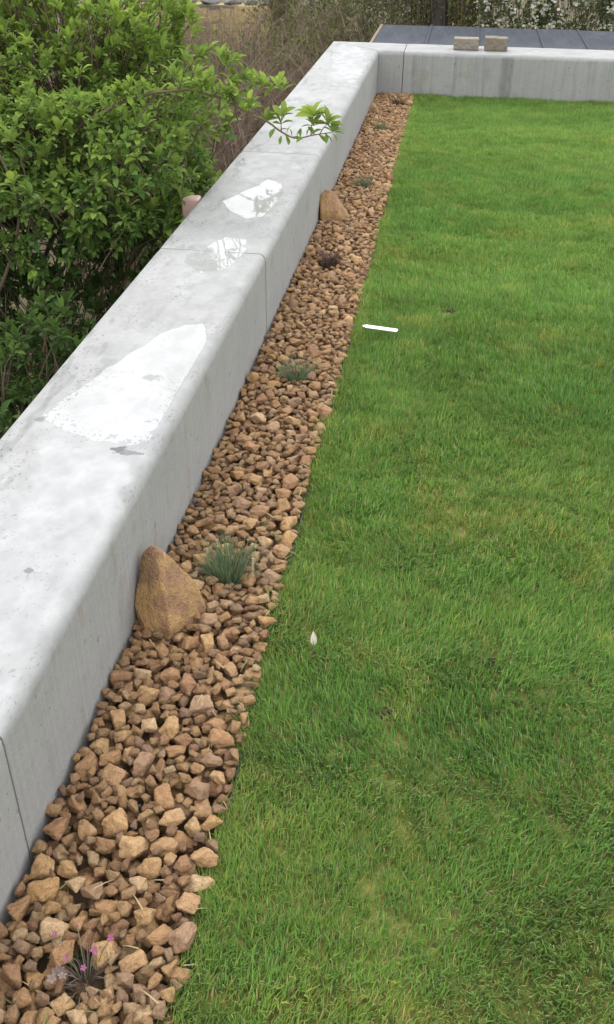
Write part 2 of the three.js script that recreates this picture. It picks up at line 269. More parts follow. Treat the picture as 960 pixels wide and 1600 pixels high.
for (let k = 0; k < 18; k++) {   // angular crushed stone, unit half length along x, flatter in y
  const r = mulberry(900 + k), pts = [], n = 7 + Math.floor(r() * 5), ey = 0.8 + r() * 0.25;
  for (let i = 0; i < n; i++) { const y = 1 - 2 * (i + 0.5) / n, ph = i * 2.4 + r() * 1.3, c = Math.sqrt(1 - y * y), m = 0.74 + r() * 0.5; pts.push(V(c * Math.cos(ph) * m, y * ey * m, c * Math.sin(ph) * m)); }
  stoneShapes.push(rock(pts, 7, 30, 0.30, k * 3.1, 0.55)); stoneShapesLow.push(rock(pts, 4, 30, 0.28, k * 3.1, 0.55));
}
const stoneCols = [[0.468, 0.28, 0.136], [0.435, 0.258, 0.126], [0.511, 0.324, 0.162], [0.403, 0.237, 0.12], [0.544, 0.356, 0.181], [0.381, 0.22, 0.117], [0.468, 0.296, 0.155], [0.5, 0.307, 0.136], [0.392, 0.253, 0.155], [0.522, 0.335, 0.16], [0.435, 0.291, 0.176], [0.598, 0.422, 0.245]];
const stoneMats = stoneCols.map(c => std(rgb(...c), 0.85, { map: grain, bumpMap: grainBump, bumpScale: 0.004 }));
const stoneStuffMat = std(0xffffff, 0.85, { map: grain, bumpMap: grainBump, bumpScale: 0.006 });
const bed = new THREE.Group();
// plants stand in the gravel: keep their crowns clear of stones
const clearings = [[355, 895, 0.045], [463, 590, 0.035], [515, 415, 0.05], [567, 292, 0.03], [595, 203, 0.03], [622, 163, 0.05], [130, 1520, 0.035], [262, 955, 0.07], [520, 338, 0.06]].map(([x, y, r]) => { const p = atY(x, y, 0.02); return [p.x, p.z, r]; });
{
  const g = new THREE.PlaneGeometry(0.5, 10.2, 8, 100); g.rotateX(-Math.PI / 2); g.translate(0.23, -0.045, -3.6);
  part(bed, 'soil', g, std(rgb(0.17, 0.115, 0.07), 1));
  const R = mulberry(77), CS = 0.004, X0 = 0.0, Z0 = BACK_Z, NX = 108, NZ = Math.ceil(8.6 / CS), Hf = new Float32Array(NX * NZ).fill(-0.045), top = new Int32Array(NX * NZ).fill(-1), stones = [];
  const inBed = (x, z, a) => x > a * 0.62 && x < lawnEdge(z) + 0.006 - a * 0.45 && z > Z0 + a * 0.7 && z < Z0 + 8.5;
  const rest = (x, z, a, b, c, yaw, write) => {
    const ca = Math.cos(yaw), sa = Math.sin(yaw), m = Math.max(a, b), i0 = Math.max(0, Math.floor((x - m - X0) / CS)), i1 = Math.min(NX - 1, Math.ceil((x + m - X0) / CS)), j0 = Math.max(0, Math.floor((z - m - Z0) / CS)), j1 = Math.min(NZ - 1, Math.ceil((z + m - Z0) / CS));
    let y = -1;
    for (let j = j0; j <= j1; j++) for (let i = i0; i <= i1; i++) {
      const dx = X0 + i * CS - x, dz = Z0 + j * CS - z, u = (dx * ca - dz * sa) / a, v = (dx * sa + dz * ca) / b, q = u * u + v * v; if (q > 0.72) continue;
      const t = Math.sqrt(1 - q) * c, k = j * NX + i;
      if (write === undefined) y = Math.max(y, Hf[k] + t); else if (write.y + t > Hf[k]) { Hf[k] = write.y + t; top[k] = write.id; }
    }
    return y;
  };
  for (let n = 0; n < 8500; n++) {
    const a = n < 4200 ? lerp(0.018, 0.034, Math.pow(R(), 1.2)) : lerp(0.012, 0.020, R()), b = a * lerp(0.55, 0.92, R()), c = b * lerp(0.6, 0.95, R()), yaw = R() * Math.PI * 2; let best = null;
    for (let k = 0; k < 20; k++) {
      const x = R() * 0.4, z = Z0 + R() * 8.5; if (!inBed(x, z, a)) continue; if (n > 900 && clearings.some(([p, q, r]) => Math.hypot(x - p, z - q) < r + a * 0.5)) continue;
      const y = rest(x, z, a, b, c * 0.74, yaw); if (!best || y < best.y) best = { x, z, y };
    }
    if (!best || best.y > 0.03) continue;
    const s = { ...best, a, b, c, yaw, id: stones.length }; rest(s.x, s.z, a, b, c * 0.74, yaw, s); stones.push(s);
  }
  const seen = new Float32Array(stones.length); for (const t of top) if (t >= 0) seen[t]++;
  for (const s of stones) { const d = V(s.x, s.y, s.z).distanceTo(EYE); s.show = seen[s.id] * CS * CS / (d * d); }
  const order = stones.filter(s => seen[s.id] > 0).sort((p, q) => q.show - p.show);
  const M = s => new THREE.Matrix4().compose(V(s.x, s.y, s.z), new THREE.Quaternion().setFromEuler(new THREE.Euler((R() - 0.5) * 0.5, s.yaw, (R() - 0.5) * 0.5, 'YXZ')), V(s.a * 1.14, s.c * 1.14, s.b * 1.14));
  const rest_ = stoneShapesLow.map(() => [[], []]);
  order.forEach((s, n) => {
    const k = Math.floor(R() * stoneShapes.length), c = Math.floor(R() * stoneCols.length), m4 = M(s);
    if (n < 300) { const m = part(bed, 'stone', stoneShapes[k], stoneMats[c]); m4.decompose(m.position, m.quaternion, m.scale); }
    else { rest_[k][0].push(m4); const j = 0.85 + R() * 0.3; rest_[k][1].push(rgb(...stoneCols[c].map(v => v * j))); }
  });
  rest_.forEach(([m, c], k) => m.length && instanced(bed, 'gravel', stoneShapesLow[k], stoneStuffMat, m, c));
  // loose dry grass clippings and crumbs caught between the stones
  const cm = [], cc = [], blade = buf([-0.03, 0, 0, 0, 0.012, 0.05, 0.03, 0, 0, -0.02, 0.05, 0.5, 0.025, 0.045, 0.52, 0.0, 0, 1], [0, 2, 3, 2, 4, 3, 3, 4, 5]);
  for (let k = 0; k < 260; k++) {
    const z = lerp(-0.7, BACK_Z + 0.1, Math.pow(R(), 1.4)), x = Math.max(0.02, lawnEdge(z) - Math.pow(R(), 2.2) * 0.3), i = Math.min(NX - 1, Math.floor(x / CS)), j = clamp(Math.floor((z - Z0) / CS), 0, NZ - 1);
    const L = 0.015 + R() * 0.035; cm.push(new THREE.Matrix4().compose(V(x, Hf[j * NX + i] + 0.003, z), new THREE.Quaternion().setFromEuler(new THREE.Euler((R() - 0.5) * 0.5, R() * 6.28, 0, 'YXZ')), V(L * 1.2, L, L)));
    cc.push(R() < 0.6 ? rgb(0.42, 0.34, 0.18) : rgb(0.17, 0.23, 0.07));
  }
  instanced(bed, 'clippings', blade, leafMat(0xffffff, 0.2), cm, cc);
  console.log('stones', stones.length, 'seen', order.length);
}
structure(bed, 'gravel_bed', 'strip of angular ochre brown gravel between wall and lawn');

// ---------------------------------------------------------------- lawn
{
  const x0 = 0.30, x1 = 7.5, z0 = BACK_Z + 0.004, z1 = 2.2, nx = 140, nz = 220, pos = [], uv = [], idx = [];
  for (let j = 0; j <= nz; j++) for (let i = 0; i <= nx; i++) { const z = lerp(z0, z1, j / nz), e = lawnEdge(z) + 0.012, x = lerp(e, x1, Math.pow(i / nx, 1.6)); pos.push(x, i === 0 ? -0.045 : lawnY(x, z) - 0.004, z); uv.push(x, z); }
  for (let j = 0; j < nz; j++) for (let i = 0; i < nx; i++) { const a = j * (nx + 1) + i, b = a + nx + 1; idx.push(a, b, a + 1, b, b + 1, a + 1); }
  const t = tex(512, 512, (u, v) => { const a = tfbm(u, v, 8, 5, 14), b = tfbm(u, v, 90, 2, 23); return [0.27 + 0.14 * a + 0.16 * b, 0.25 + 0.15 * a + 0.15 * b, 0.13 + 0.06 * a + 0.08 * b]; }, true);
  structure(new THREE.Mesh(buf(pos, idx, { uv }), std(0xffffff, 1, { map: t })), 'lawn', 'green turf lawn beside the gravel bed');
}
function tuftGeo(seed, n, rad, lenK) {
  const R = mulberry(seed), pos = [], col = [], idx = [];
  for (let k = 0; k < n; k++) {
    const r = rad * Math.sqrt(R()), a = R() * 6.283, bx = r * Math.cos(a), bz = r * Math.sin(a), len = lerp(0.024, 0.062, R() * R() * 0.6 + R() * 0.4) * lenK, w = lerp(0.0007, 0.0014, R()) , th = (R() - 0.5 + R() - 0.5) * 2.4, lean = lerp(0.15, 1.0, R());
    const dx = Math.cos(th), dz = Math.sin(th), sx = -dz, sz = dx, tw = (R() - 0.5) * 1.2;
    const l1 = lean * 0.55, l2 = lean * 1.15, o = pos.length / 3;
    const p1 = [bx + dx * Math.sin(l1) * len * 0.5, Math.cos(l1) * len * 0.5, bz + dz * Math.sin(l1) * len * 0.5], p2 = [p1[0] + dx * Math.sin(l2) * len * 0.5, Math.max(0.002, p1[1] + Math.cos(l2) * len * 0.5), p1[2] + dz * Math.sin(l2) * len * 0.5];
    const wx = sx * w, wz = sz * w, wy = tw * w * 0.5;
    pos.push(bx - wx, -0.006, bz - wz, bx + wx, -0.006, bz + wz, p1[0] - wx, p1[1] - wy, p1[2] - wz, p1[0] + wx, p1[1] + wy, p1[2] + wz, ...p2);
    idx.push(o, o + 1, o + 2, o + 2, o + 1, o + 3, o + 2, o + 3, o + 4);
    const q = R(); let c;
    if (q < 0.06) c = [0.40, 0.33, 0.16]; else if (q < 0.15) c = [0.26, 0.30, 0.07]; else if (q < 0.5) c = [0.165, 0.30, 0.05]; else if (q < 0.8) c = [0.125, 0.25, 0.045]; else c = [0.19, 0.30, 0.10];
    const j = 0.8 + R() * 0.4; for (let m = 0; m < 5; m++) col.push(c[0] * j, c[1] * j, c[2] * j);
  }
  return buf(pos, idx, { color: col });
}
{
  const grass = new THREE.Group(); grass.name = numbered('grass'); grass.userData = { label: 'short green blades of the lawn turf', category: 'grass', kind: 'stuff' }; scene.add(grass);
  const mat = leafMat(0xffffff, 0.38, { vertexColors: true }), K = 4, M = Array.from({ length: K }, () => []), C = Array.from({ length: K }, () => []), R = mulberry(4242), dummy = new THREE.Object3D();
  const strips = []; { let z = -0.1; while (z > BACK_Z - 0.5) { strips.push([z, R(), R() * 1.2]); z -= 0.36 + R() * 0.12; } }
  const put = (x, z) => {
    const e = lawnEdge(z) + (fbm(z * 6, 3, 1, 3) - 0.5) * 0.035; if (x < e) return;
    for (const [p, q, r] of bareSpots) if (Math.hypot(x - p, z - q) < r * (0.7 + 0.6 * noise(x * 60, z * 60))) return;
    let si = 0; while (si < strips.length - 1 && strips[si + 1][0] > z + (fbm(x * 3, 8, si, 2) - 0.5) * 0.05) si++;
    const [sz, tone, off] = strips[si], block = hash(si, Math.floor((x + off) / 1.3), 5), seam = sstep(0.05, 0.0, Math.abs(z - sz));
    const n1 = fbm(x * 1.6, z * 3.2, 3, 4), n2 = fbm(x * 6, z * 9, 7, 3), dry = sstep(0.55, 0.72, fbm(x * 2.4 + 4, z * 4 + 2, 11, 4)) , straw = sstep(0.64, 0.74, fbm(x * 7 + 1, z * 9, 21, 3));
    const yel = clamp(0.26 + sstep(0.06, 0.0, x - e) * 0.55 + (tone - 0.5) * 0.22 + (block - 0.5) * 0.2 + (n1 - 0.5) * 0.55 + dry * 0.22 * sstep(-3.2, -1.6, z) + seam * 0.12), br = 1.06 + (n2 - 0.5) * 0.4 + (tone - 0.5) * 0.16 + (R() - 0.5) * 0.3;
    const c = rgb(lerp(0.84, 1.45, yel) * br + straw * 0.4, lerp(1.0, 1.2, yel) * br + straw * 0.1, lerp(0.9, 1.2, yel) * br + straw * 0.15);
    const ang = fbm(x * 1.9, z * 2.6, 31, 3) * 9 + (R() - 0.5) * 2.2, sc = lerp(0.62, 1.25, fbm(x * 6, z * 6, 41, 3)) * (0.85 + R() * 0.3), k = Math.floor(R() * K);
    dummy.position.set(x, lawnY(x, z), z); dummy.rotation.set((R() - 0.5) * 0.12, ang, (R() - 0.5) * 0.12); dummy.scale.set(sc, sc * (0.75 + R() * 0.5) * (1 - 0.3 * seam), sc); dummy.updateMatrix(); M[k].push(dummy.matrix.clone()); C[k].push(c);
  };
  const xr = z => lerp(1.15, 2.05, clamp((-z - 0.9) / 8)) + 0.7;
  for (let z = BACK_Z + 0.01; z < -0.2; z += 0.03) for (let x = 0.28; x < xr(z); x += 0.03) put(x + (R() - 0.5) * 0.03, z + (R() - 0.5) * 0.03);
  for (let z = BACK_Z + 0.02; z < -0.3; z += 0.012) put(lawnEdge(z) + R() * 0.03, z);   // shaggy edge towards the gravel
  for (let k = 0; k < K; k++) instanced(grass, 'grass_blades', tuftGeo(50 + k, 54, 0.034, 0.86), mat, M[k], C[k]);
  console.log('tufts', M.reduce((a, b) => a + b.length, 0));
}
// grey edging strip glimpsed between gravel and turf
{
  const P = [], I = []; const n = 60; for (let i = 0; i <= n; i++) { const z = lerp(-0.4, BACK_Z + 0.02, i / n), x = lawnEdge(z) + 0.006; for (const [dx, y] of [[0, -0.05], [0, 0.008], [0.003, 0.008], [0.003, -0.05]]) P.push(x + dx, y, z); if (i) for (let k = 0; k < 3; k++) { const a = (i - 1) * 4 + k, b = a + 4; I.push(a, a + 1, b, b, a + 1, b + 1); } }
  const o = thing('lawn_edging', 'thin dark grey edging strip between gravel and turf', 'edging'); part(o, 'strip', buf(P, I), std(rgb(0.12, 0.13, 0.15), 0.6, { side: THREE.DoubleSide }));
}

// ---------------------------------------------------------------- boulders
const boulderMap = tex(512, 512, (u, v) => { const a = tfbm(u, v, 3, 5, 141), b = tfbm(u, v, 70, 2, 143), d = sstep(0.48, 0.62, tfbm(u, v, 5, 4, 147)), pit = sstep(0.66, 0.76, tfbm(u, v, 40, 2, 151)), k = 0.82 + 0.4 * (a - 0.5) + 0.12 * (b - 0.5) - 0.05 * pit; return [k * lerp(0.72, 0.64, d), k * lerp(0.57, 0.49, d), k * lerp(0.37, 0.36, d)]; }, true);
const boulderBump = tex(512, 512, (u, v) => 0.65 * tfbm(u, v, 9, 5, 161) + 0.35 * tfbm(u, v, 60, 2, 163) - 0.2 * sstep(0.66, 0.76, tfbm(u, v, 40, 2, 151)));
const boulderMat = std(0xffffff, 0.85, { map: boulderMap, bumpMap: boulderBump, bumpScale: 0.007 });
{
  const b = atY(266, 974, 0.02), o = thing('boulder', 'large ochre boulder with a pointed top leaning on the wall face', 'boulder', [b.x, 0, b.z]);
  const pts = [[-0.075, -0.02, 0.02], [-0.086, 0.07, 0.005], [-0.074, 0.195, -0.055], [-0.050, 0.218, -0.06], [-0.018, 0.205, -0.055], [0.004, 0.13, 0.024], [0.020, 0.05, 0.062], [0.012, -0.03, 0.060], [0.05, 0.105, -0.075], [0.080, 0.035, -0.06], [0.07, -0.02, -0.035], [-0.045, -0.02, 0.05], [-0.055, 0.04, 0.042], [-0.08, 0.0, -0.1], [0.05, -0.02, -0.12], [-0.05, 0.15, -0.11]].map(p => V(...p));
  part(o, 'rock', rock(pts, 20, 120, 0.08, 5.5, 4), boulderMat);
}
{
  const b = atY(521, 343, 0.02), o = thing('boulder', 'smaller brown boulder against the wall far along the gravel', 'boulder', [b.x, 0, b.z]);
  const pts = [[-0.078, -0.02, 0.01], [-0.08, 0.13, -0.02], [-0.055, 0.165, -0.045], [-0.005, 0.158, -0.05], [0.09, 0.03, -0.03], [0.085, -0.02, 0.02], [0.02, -0.02, 0.05], [-0.06, 0.0, 0.055], [-0.062, 0.075, 0.055], [0.02, 0.085, 0.035], [0.05, -0.02, -0.1], [-0.06, -0.02, -0.1], [-0.04, 0.12, -0.1]].map(p => V(...p));
  part(o, 'rock', rock(pts, 12, 120, 0.08, 9.5, 4), boulderMat);
}

// ---------------------------------------------------------------- plants in the gravel
function bladesGeo(seed, n, rad, h, w, cols, spread = 0.9) {
  const R = mulberry(seed), pos = [], col = [], idx = [];
  for (let k = 0; k < n; k++) {
    const r = rad * Math.sqrt(R()), a = R() * 6.283, bx = r * Math.cos(a), bz = r * Math.sin(a), th = a + (R() - 0.5) * 1.6, len = h * lerp(0.35, 1.15, R()), lean = lerp(0.05, spread, R() * 0.6 + 0.4 * r / rad), ww = w * lerp(0.7, 1.3, R());
    const dx = Math.cos(th), dz = Math.sin(th), S = 4; let x = bx, y = -0.01, z = bz, o = pos.length / 3; const c = cols[Math.floor(R() * cols.length)], j = 0.8 + R() * 0.4, twist = R() * 3;
    for (let i = 0; i <= S; i++) {
      const k2 = ww * (1 - Math.pow(i / S, 2.2)) * 0.5, sx = -dz * Math.cos(twist) + dx * Math.sin(twist) * 0.4, sz = dx * Math.cos(twist) + dz * Math.sin(twist) * 0.4;
      pos.push(x - sx * k2, y, z - sz * k2, x + sx * k2, y, z + sz * k2); col.push(c[0] * j, c[1] * j, c[2] * j, c[0] * j, c[1] * j, c[2] * j);
      const l = lean * (0.5 + 0.9 * i / S); x += dx * Math.sin(l) * len / S; z += dz * Math.sin(l) * len / S; y += Math.cos(l) * len / S;
      if (i < S) { const q = o + i * 2; idx.push(q, q + 1, q + 2, q + 2, q + 1, q + 3); }
    }
  }
  return buf(pos, idx, { color: col });
}
const bladeMat = leafMat(0xffffff, 0.2, { vertexColors: true });
const greyGreen = [[0.14, 0.19, 0.095], [0.17, 0.22, 0.12], [0.11, 0.155, 0.07], [0.20, 0.24, 0.15], [0.13, 0.18, 0.08]], deadCols = [[0.30, 0.22, 0.13], [0.22, 0.16, 0.10]];
function tuft(px, py, label, n, rad, h, w, seed, cols = greyGreen, spread = 0.9) {
  const p = atY(px, py, 0.0), o = thing('rock_garden_plant', label, 'plant', [p.x, 0, p.z], 0, 'small plants in the gravel');
  part(o, 'foliage', bladesGeo(seed, n, rad, h, w, cols, spread), bladeMat).userData.kind = 'stuff';
  part(o, 'dead_leaves', bladesGeo(seed + 1, Math.ceil(n * 0.18), rad * 1.1, h * 0.5, w, deadCols, 1.4), bladeMat).userData.kind = 'stuff';
  return o;
}
tuft(358, 905, 'bushy grey green grassy tuft next to the large ochre boulder', 620, 0.05, 0.115, 0.0032, 11, greyGreen, 1.0);
tuft(463, 597, 'grey green grassy tuft standing alone in the gravel beyond the mid joint', 480, 0.046, 0.10, 0.0034, 13, greyGreen, 1.0);
tuft(567, 296, 'low grey green cushion plant just past the smaller boulder', 330, 0.046, 0.09, 0.0036, 17, [[0.12, 0.16, 0.08], [0.15, 0.18, 0.10], [0.10, 0.13, 0.07]]);
tuft(595, 207, 'small green tuft near the far end of the gravel', 280, 0.04, 0.09, 0.0036, 19);
function twiggy(px, py, label, seed, n, rad, h, col, leafCol, perStem = 4) {
  const p = atY(px, py, 0.0), o = thing('rock_garden_plant', label, 'plant', [p.x, 0, p.z], 0, 'small plants in the gravel'), R = mulberry(seed), G = [];
  for (let k = 0; k < n; k++) { const a = R() * 6.283, r = rad * (0.4 + R() * 0.7), t = V(Math.cos(a) * r, h * (0.5 + R() * 0.7), Math.sin(a) * r); G.push(taperTube([V(Math.cos(a) * rad * 0.15, -0.01, Math.sin(a) * rad * 0.15), V(t.x * 0.45, t.y * 0.65, t.z * 0.45 + (R() - 0.5) * 0.02), t], perStem > 4 ? 0.0011 : 0.0022, perStem > 4 ? 0.0006 : 0.0009, 3, 5)); }
  part(o, 'stems', mergeGeometries(G), std(rgb(...col), 0.9)).userData.kind = 'stuff';
  part(o, 'foliage', bladesGeo(seed + 3, n * perStem, rad * 0.8, h * 0.75, perStem > 4 ? 0.002 : 0.0035, leafCol, 1.3), bladeMat).userData.kind = 'stuff';
  return o;
}
twiggy(515, 418, 'dark purplish brown twiggy heather in the gravel', 23, 70, 0.075, 0.075, [0.12, 0.075, 0.06], [[0.13, 0.09, 0.07], [0.10, 0.075, 0.055], [0.16, 0.11, 0.08]]);
twiggy(622, 166, 'withered brown low plant in the gravel below the end wall', 29, 60, 0.085, 0.06, [0.13, 0.08, 0.05], [[0.16, 0.10, 0.06], [0.12, 0.085, 0.05]]);
{
  const o = twiggy(135, 1530, 'creeping plant with small pink flowers and dry stems in gravel', 31, 26, 0.07, 0.028, [0.16, 0.115, 0.10], [[0.11, 0.15, 0.06], [0.17, 0.14, 0.10], [0.18, 0.13, 0.11]], 34);
  const petal = (() => { const P = [], I = []; for (let k = 0; k < 5; k++) { const a = k / 5 * 6.283, c = Math.cos(a), s = Math.sin(a), o2 = P.length / 3; P.push(0, 0, 0, c * 0.6 - s * 0.32, 0.35, s * 0.6 + c * 0.32, c * 0.6 + s * 0.32, 0.35, s * 0.6 - c * 0.32, c, 0.3, s); I.push(o2, o2 + 1, o2 + 2, o2 + 1, o2 + 3, o2 + 2); } return buf(P, I); })();
  const pinkM = leafMat(rgb(0.48, 0.15, 0.31), 0.25), R = mulberry(8), stalkM = std(rgb(0.17, 0.16, 0.09), 0.9);
  for (const [x, y, s] of [[174, 1465, 0.0075], [148, 1483, 0.0085], [86, 1457, 0.006], [104, 1497, 0.006], [131, 1512, 0.006], [121, 1445, 0.005]]) {
    const p = atY(x, y, 0.055).sub(o.position); const st = part(o, 'stalk', taperTube([V(p.x * 0.3, 0.0, p.z * 0.3 + 0.0), V(p.x * 0.7, 0.04, p.z * 0.7), p.clone().add(V(0, -0.001, 0))], 0.0011, 0.0008, 4, 6), stalkM);
    const f = part(st, 'flower', petal, pinkM); f.position.copy(p); f.scale.setScalar(s); f.rotation.set(0.5 + R() * 0.7, R() * 6, (R() - 0.5));
  }
  const dryM = leafMat(rgb(0.27, 0.21, 0.20), 0.2); for (const [x, y] of [[88, 1520], [97, 1527], [80, 1530], [95, 1513]]) { const p = atY(x, y, 0.05).sub(o.position), f = part(o, 'dry_flower', petal, dryM); f.position.copy(p); f.scale.set(0.009, 0.012, 0.009); f.rotation.set(R(), R() * 6, R()); }
}
{ const o = tuft(181, 1072, 'thin green weed sprig growing between wall and gravel', 16, 0.012, 0.075, 0.003, 37, [[0.12, 0.20, 0.05], [0.15, 0.22, 0.07]], 0.8); o.position.x = 0.02; }
{ const o = tuft(466, 772, 'small dark plant at the lawn edge of the gravel', 40, 0.02, 0.045, 0.004, 41, [[0.07, 0.09, 0.06], [0.10, 0.12, 0.08]], 1.1); }
{ const p = atY(393, 912, 0.01), o = thing('marker_stick', 'thin pale wooden stick standing upright beside the grassy tuft', 'stick', [p.x, -0.02, p.z]); part(o, 'stick', new RoundedBoxGeometry(0.006, 0.115, 0.004, 2, 0.001).translate(0, 0.0575, 0), std(rgb(0.42, 0.33, 0.22), 0.9)); o.rotation.z = -0.06; }

// ---------------------------------------------------------------- small things on the lawn
{
  const a = atY(567, 509, 0.045), b = atY(621, 517, 0.045), L = a.distanceTo(b), o = thing('plant_label', 'white plastic plant label stick lying flat on the grass', 'plant label', a.clone().lerp(b, 0.5).toArray(), Math.atan2(-(b.z - a.z), b.x - a.x));
  const s = new THREE.Shape(); const w = 0.011; s.moveTo(-L / 2, -0.002); s.lineTo(-L / 2, 0.003); s.lineTo(-L / 2 + 0.014, w); s.lineTo(L / 2 - 0.004, w); s.quadraticCurveTo(L / 2, w, L / 2, w - 0.004); s.lineTo(L / 2, -w + 0.004); s.quadraticCurveTo(L / 2, -w, L / 2 - 0.004, -w); s.lineTo(-L / 2 + 0.016, -w); s.closePath();
  const g = new THREE.ExtrudeGeometry(s, { depth: 0.0015, bevelEnabled: true, bevelSize: 0.0006, bevelThickness: 0.0006, bevelSegments: 2 }); g.rotateX(-Math.PI / 2); part(o, 'stick', g, std(rgb(0.86, 0.86, 0.86), 0.35)); o.rotation.z = 0.03; o.rotation.x = 0.10;
  for (const [x, z, l] of [[-0.018, 0.002, 0.008], [0.03, 0.006, 0.007]]) { const q = part(o, 'pencil_mark', new RoundedBoxGeometry(l, 0.0006, 0.003, 1, 0.0002), std(rgb(0.25, 0.25, 0.26), 0.8)); q.position.set(x, 0.0026, z); q.rotation.y = 0.5; }
}
{
  const p = atY(491, 998, 0.03), P = [], I = []; for (let i = 0; i <= 8; i++) { const t = i / 8, w = 0.0075 * Math.pow(Math.sin(Math.PI * Math.pow(t, 0.75)), 0.8) + 0.0006; for (const k of [-1, 0, 1]) P.push(k * w + Math.sin(t * 2) * 0.003, 0.004 + t * 0.034, -t * 0.012 + (k === 0 ? -0.003 : 0.001)); if (i) { const a = (i - 1) * 3; for (const k of [0, 1]) I.push(a + k, a + k + 1, a + k + 3, a + k + 1, a + k + 4, a + k + 3); } }
  const o = thing('fallen_leaf', 'single dry whitish leaf standing in the grass', 'leaf', [p.x, lawnY(p.x, p.z) + 0.006, p.z]); part(o, 'blade', buf(P, I), leafMat(rgb(0.72, 0.66, 0.55), 0.2)); o.rotation.z = 0.18;
}
{
  const m = std(rgb(0.035, 0.027, 0.02), 1), L = ['dark worm cast of loose soil in the lawn', 'tiny crumb of dark soil beside the larger worm cast', 'dark soil clump in the lawn level with the white label', 'dark soil patch in thin yellowed turf'];
  bareSpots.forEach(([x, z, r], i) => { const o = thing('soil_clump', L[i], 'soil', [x, lawnY(x, z), z]), R = mulberry(60 + i); for (let k = 0; k < 16; k++) { const q = part(o, 'crumb', stoneShapesLow[k], m), a = R() * 6.3, d = r * 1.0 * Math.pow(R(), 0.8); q.position.set(Math.cos(a) * d * 1.25, 0.010 + R() * 0.014, Math.sin(a) * d * 0.8); q.scale.setScalar(r * (0.08 + R() * R() * 0.3)); q.rotation.set(R() * 6, R() * 6, 0); } });
}

// ---------------------------------------------------------------- paving blocks on the end wall
{
  const m1 = [std(rgb(0.29, 0.27, 0.23), 0.9, { map: grain, bumpMap: grainBump, bumpScale: 0.004 }), std(rgb(0.24, 0.215, 0.175), 0.9, { map: grain, bumpMap: grainBump, bumpScale: 0.004 })];
  const topZ = BACK_Z - 0.19;
  const A = atZ(730, 77, topZ), B = atZ(764, 77.5, topZ), C = atZ(782.5, 78, topZ);
  const blk = (x, w, hh, d, mat, label) => { const o = thing('paving_block', label, 'block', [x, WALL_H + 0.002, topZ - 0.03], (hash(Math.floor(x * 100), 1, 1) - 0.5) * 0.06, 'blocks on the end wall'); const g = new RoundedBoxGeometry(w, hh, d, 3, 0.008); g.translate(0, hh / 2, 0); part(o, 'block', g, mat); };
  blk(A.x - 0.01, 0.205, 0.085, 0.12, m1[0], 'pale brown paving block standing alone on the end wall');
  blk(B.x + 0.012, 0.100, 0.098, 0.13, m1[1], 'brown paving block in a touching pair, next to the single block');
  blk(C.x + 0.002, 0.100, 0.095, 0.13, m1[1], 'brown paving block in a touching pair, outer one of the two');
}

// ---------------------------------------------------------------- shed with a dark flat roof beyond the end wall
{
  const y = 0.15, z0 = BACK_Z - WALL_W - 0.06, z1 = -11.75, xl = -0.20, o = thing('shed', 'low shed with dark grey sheeted flat roof behind the end wall', 'shed', [0, 0, 0]);
  const roofT = tex(256, 256, (u, v) => { const a = tfbm(u, v, 6, 5, 91), b = tfbm(u, v, 90, 2, 12); return 0.24 + 0.12 * a + 0.08 * b; }, true);
  const rm = k => new THREE.MeshPhysicalMaterial({ color: rgb(0.72 * k, 0.8 * k, 0.95 * k), roughness: 0.9, specularIntensity: 0.3, map: roofT });
  const edges = [xl, atY(671, 55, y).x, atY(747, 55, y).x, atY(842, 55, y).x, atY(905, 55, y).x, 3.2, 4.3, 5.4, 6.5];
  const sheetMat = rm(0.9);
  for (let k = 0; k < edges.length - 1; k++) { const w = edges[k + 1] - edges[k]; const g = new RoundedBoxGeometry(w - 0.004, 0.03 + (k % 2) * 0.006, z0 - z1, 2, 0.003); g.translate((edges[k] + edges[k + 1]) / 2, y, (z0 + z1) / 2); part(o, 'roof_sheet', g, sheetMat); if (k) { const s = new RoundedBoxGeometry(0.025, 0.008, z0 - z1 - 0.01, 2, 0.003); s.translate(edges[k], y + 0.024, (z0 + z1) / 2); part(o, 'seam_strip', s, sheetMat); } }
  const bx = (name, a, b, c, d, e, f, m) => part(o, name, new THREE.BoxGeometry(b - a, d - c, f - e).translate((a + b) / 2, (c + d) / 2, (e + f) / 2), m);
  const wood = std(rgb(0.20, 0.14, 0.09), 0.9), wm = std(rgb(0.25, 0.20, 0.15), 0.9);
  bx('fascia', xl - 0.03, xl - 0.002, y - 0.10, y + 0.018, z1, z0, wood); bx('fascia', xl - 0.03, 6.5, y - 0.12, y + 0.008, z1 - 0.03, z1 - 0.002, wood);
  bx('wall', xl + 0.1, 6.4, LOW - 0.05, y - 0.02, z1 + 0.1, z1 + 0.2, wm); bx('wall', xl + 0.1, xl + 0.2, LOW - 0.05, y - 0.02, z1 + 0.2, z0, wm);
}

// ---------------------------------------------------------------- shrubs and trees behind the wall
function leafGeo(wide, tip) {   // unit leaf along +z, folded along the midrib, drooping at the tip
  const P = [], I = [], S = 5; for (let i = 0; i <= S; i++) { const t = i / S, w = wide * Math.pow(Math.sin(Math.PI * Math.pow(t, tip)), 0.85) * (i === S ? 0 : 1) + (i === 0 ? 0.02 : 0), y = 0.10 * Math.sin(t * 2.2) - 0.12 * t * t; P.push(-w, y + w * 0.45, t, 0, y, t, w, y + w * 0.45, t); if (i) { const a = (i - 1) * 3; for (const k of [0, 1]) I.push(a + k, a + 3 + k, a + k + 1, a + k + 1, a + 3 + k, a + 4 + k); } }
  return buf(P, I);
}
const LEAF = leafGeo(0.20, 1.2), LEAF_SMALL = leafGeo(0.28, 1.0);
const barkMat = std(rgb(0.14, 0.10, 0.065), 0.95), darkBark = std(rgb(0.06, 0.05, 0.042), 0.95);
const UPV = V(0, 1, 0), Zax = V(0, 0, 1);
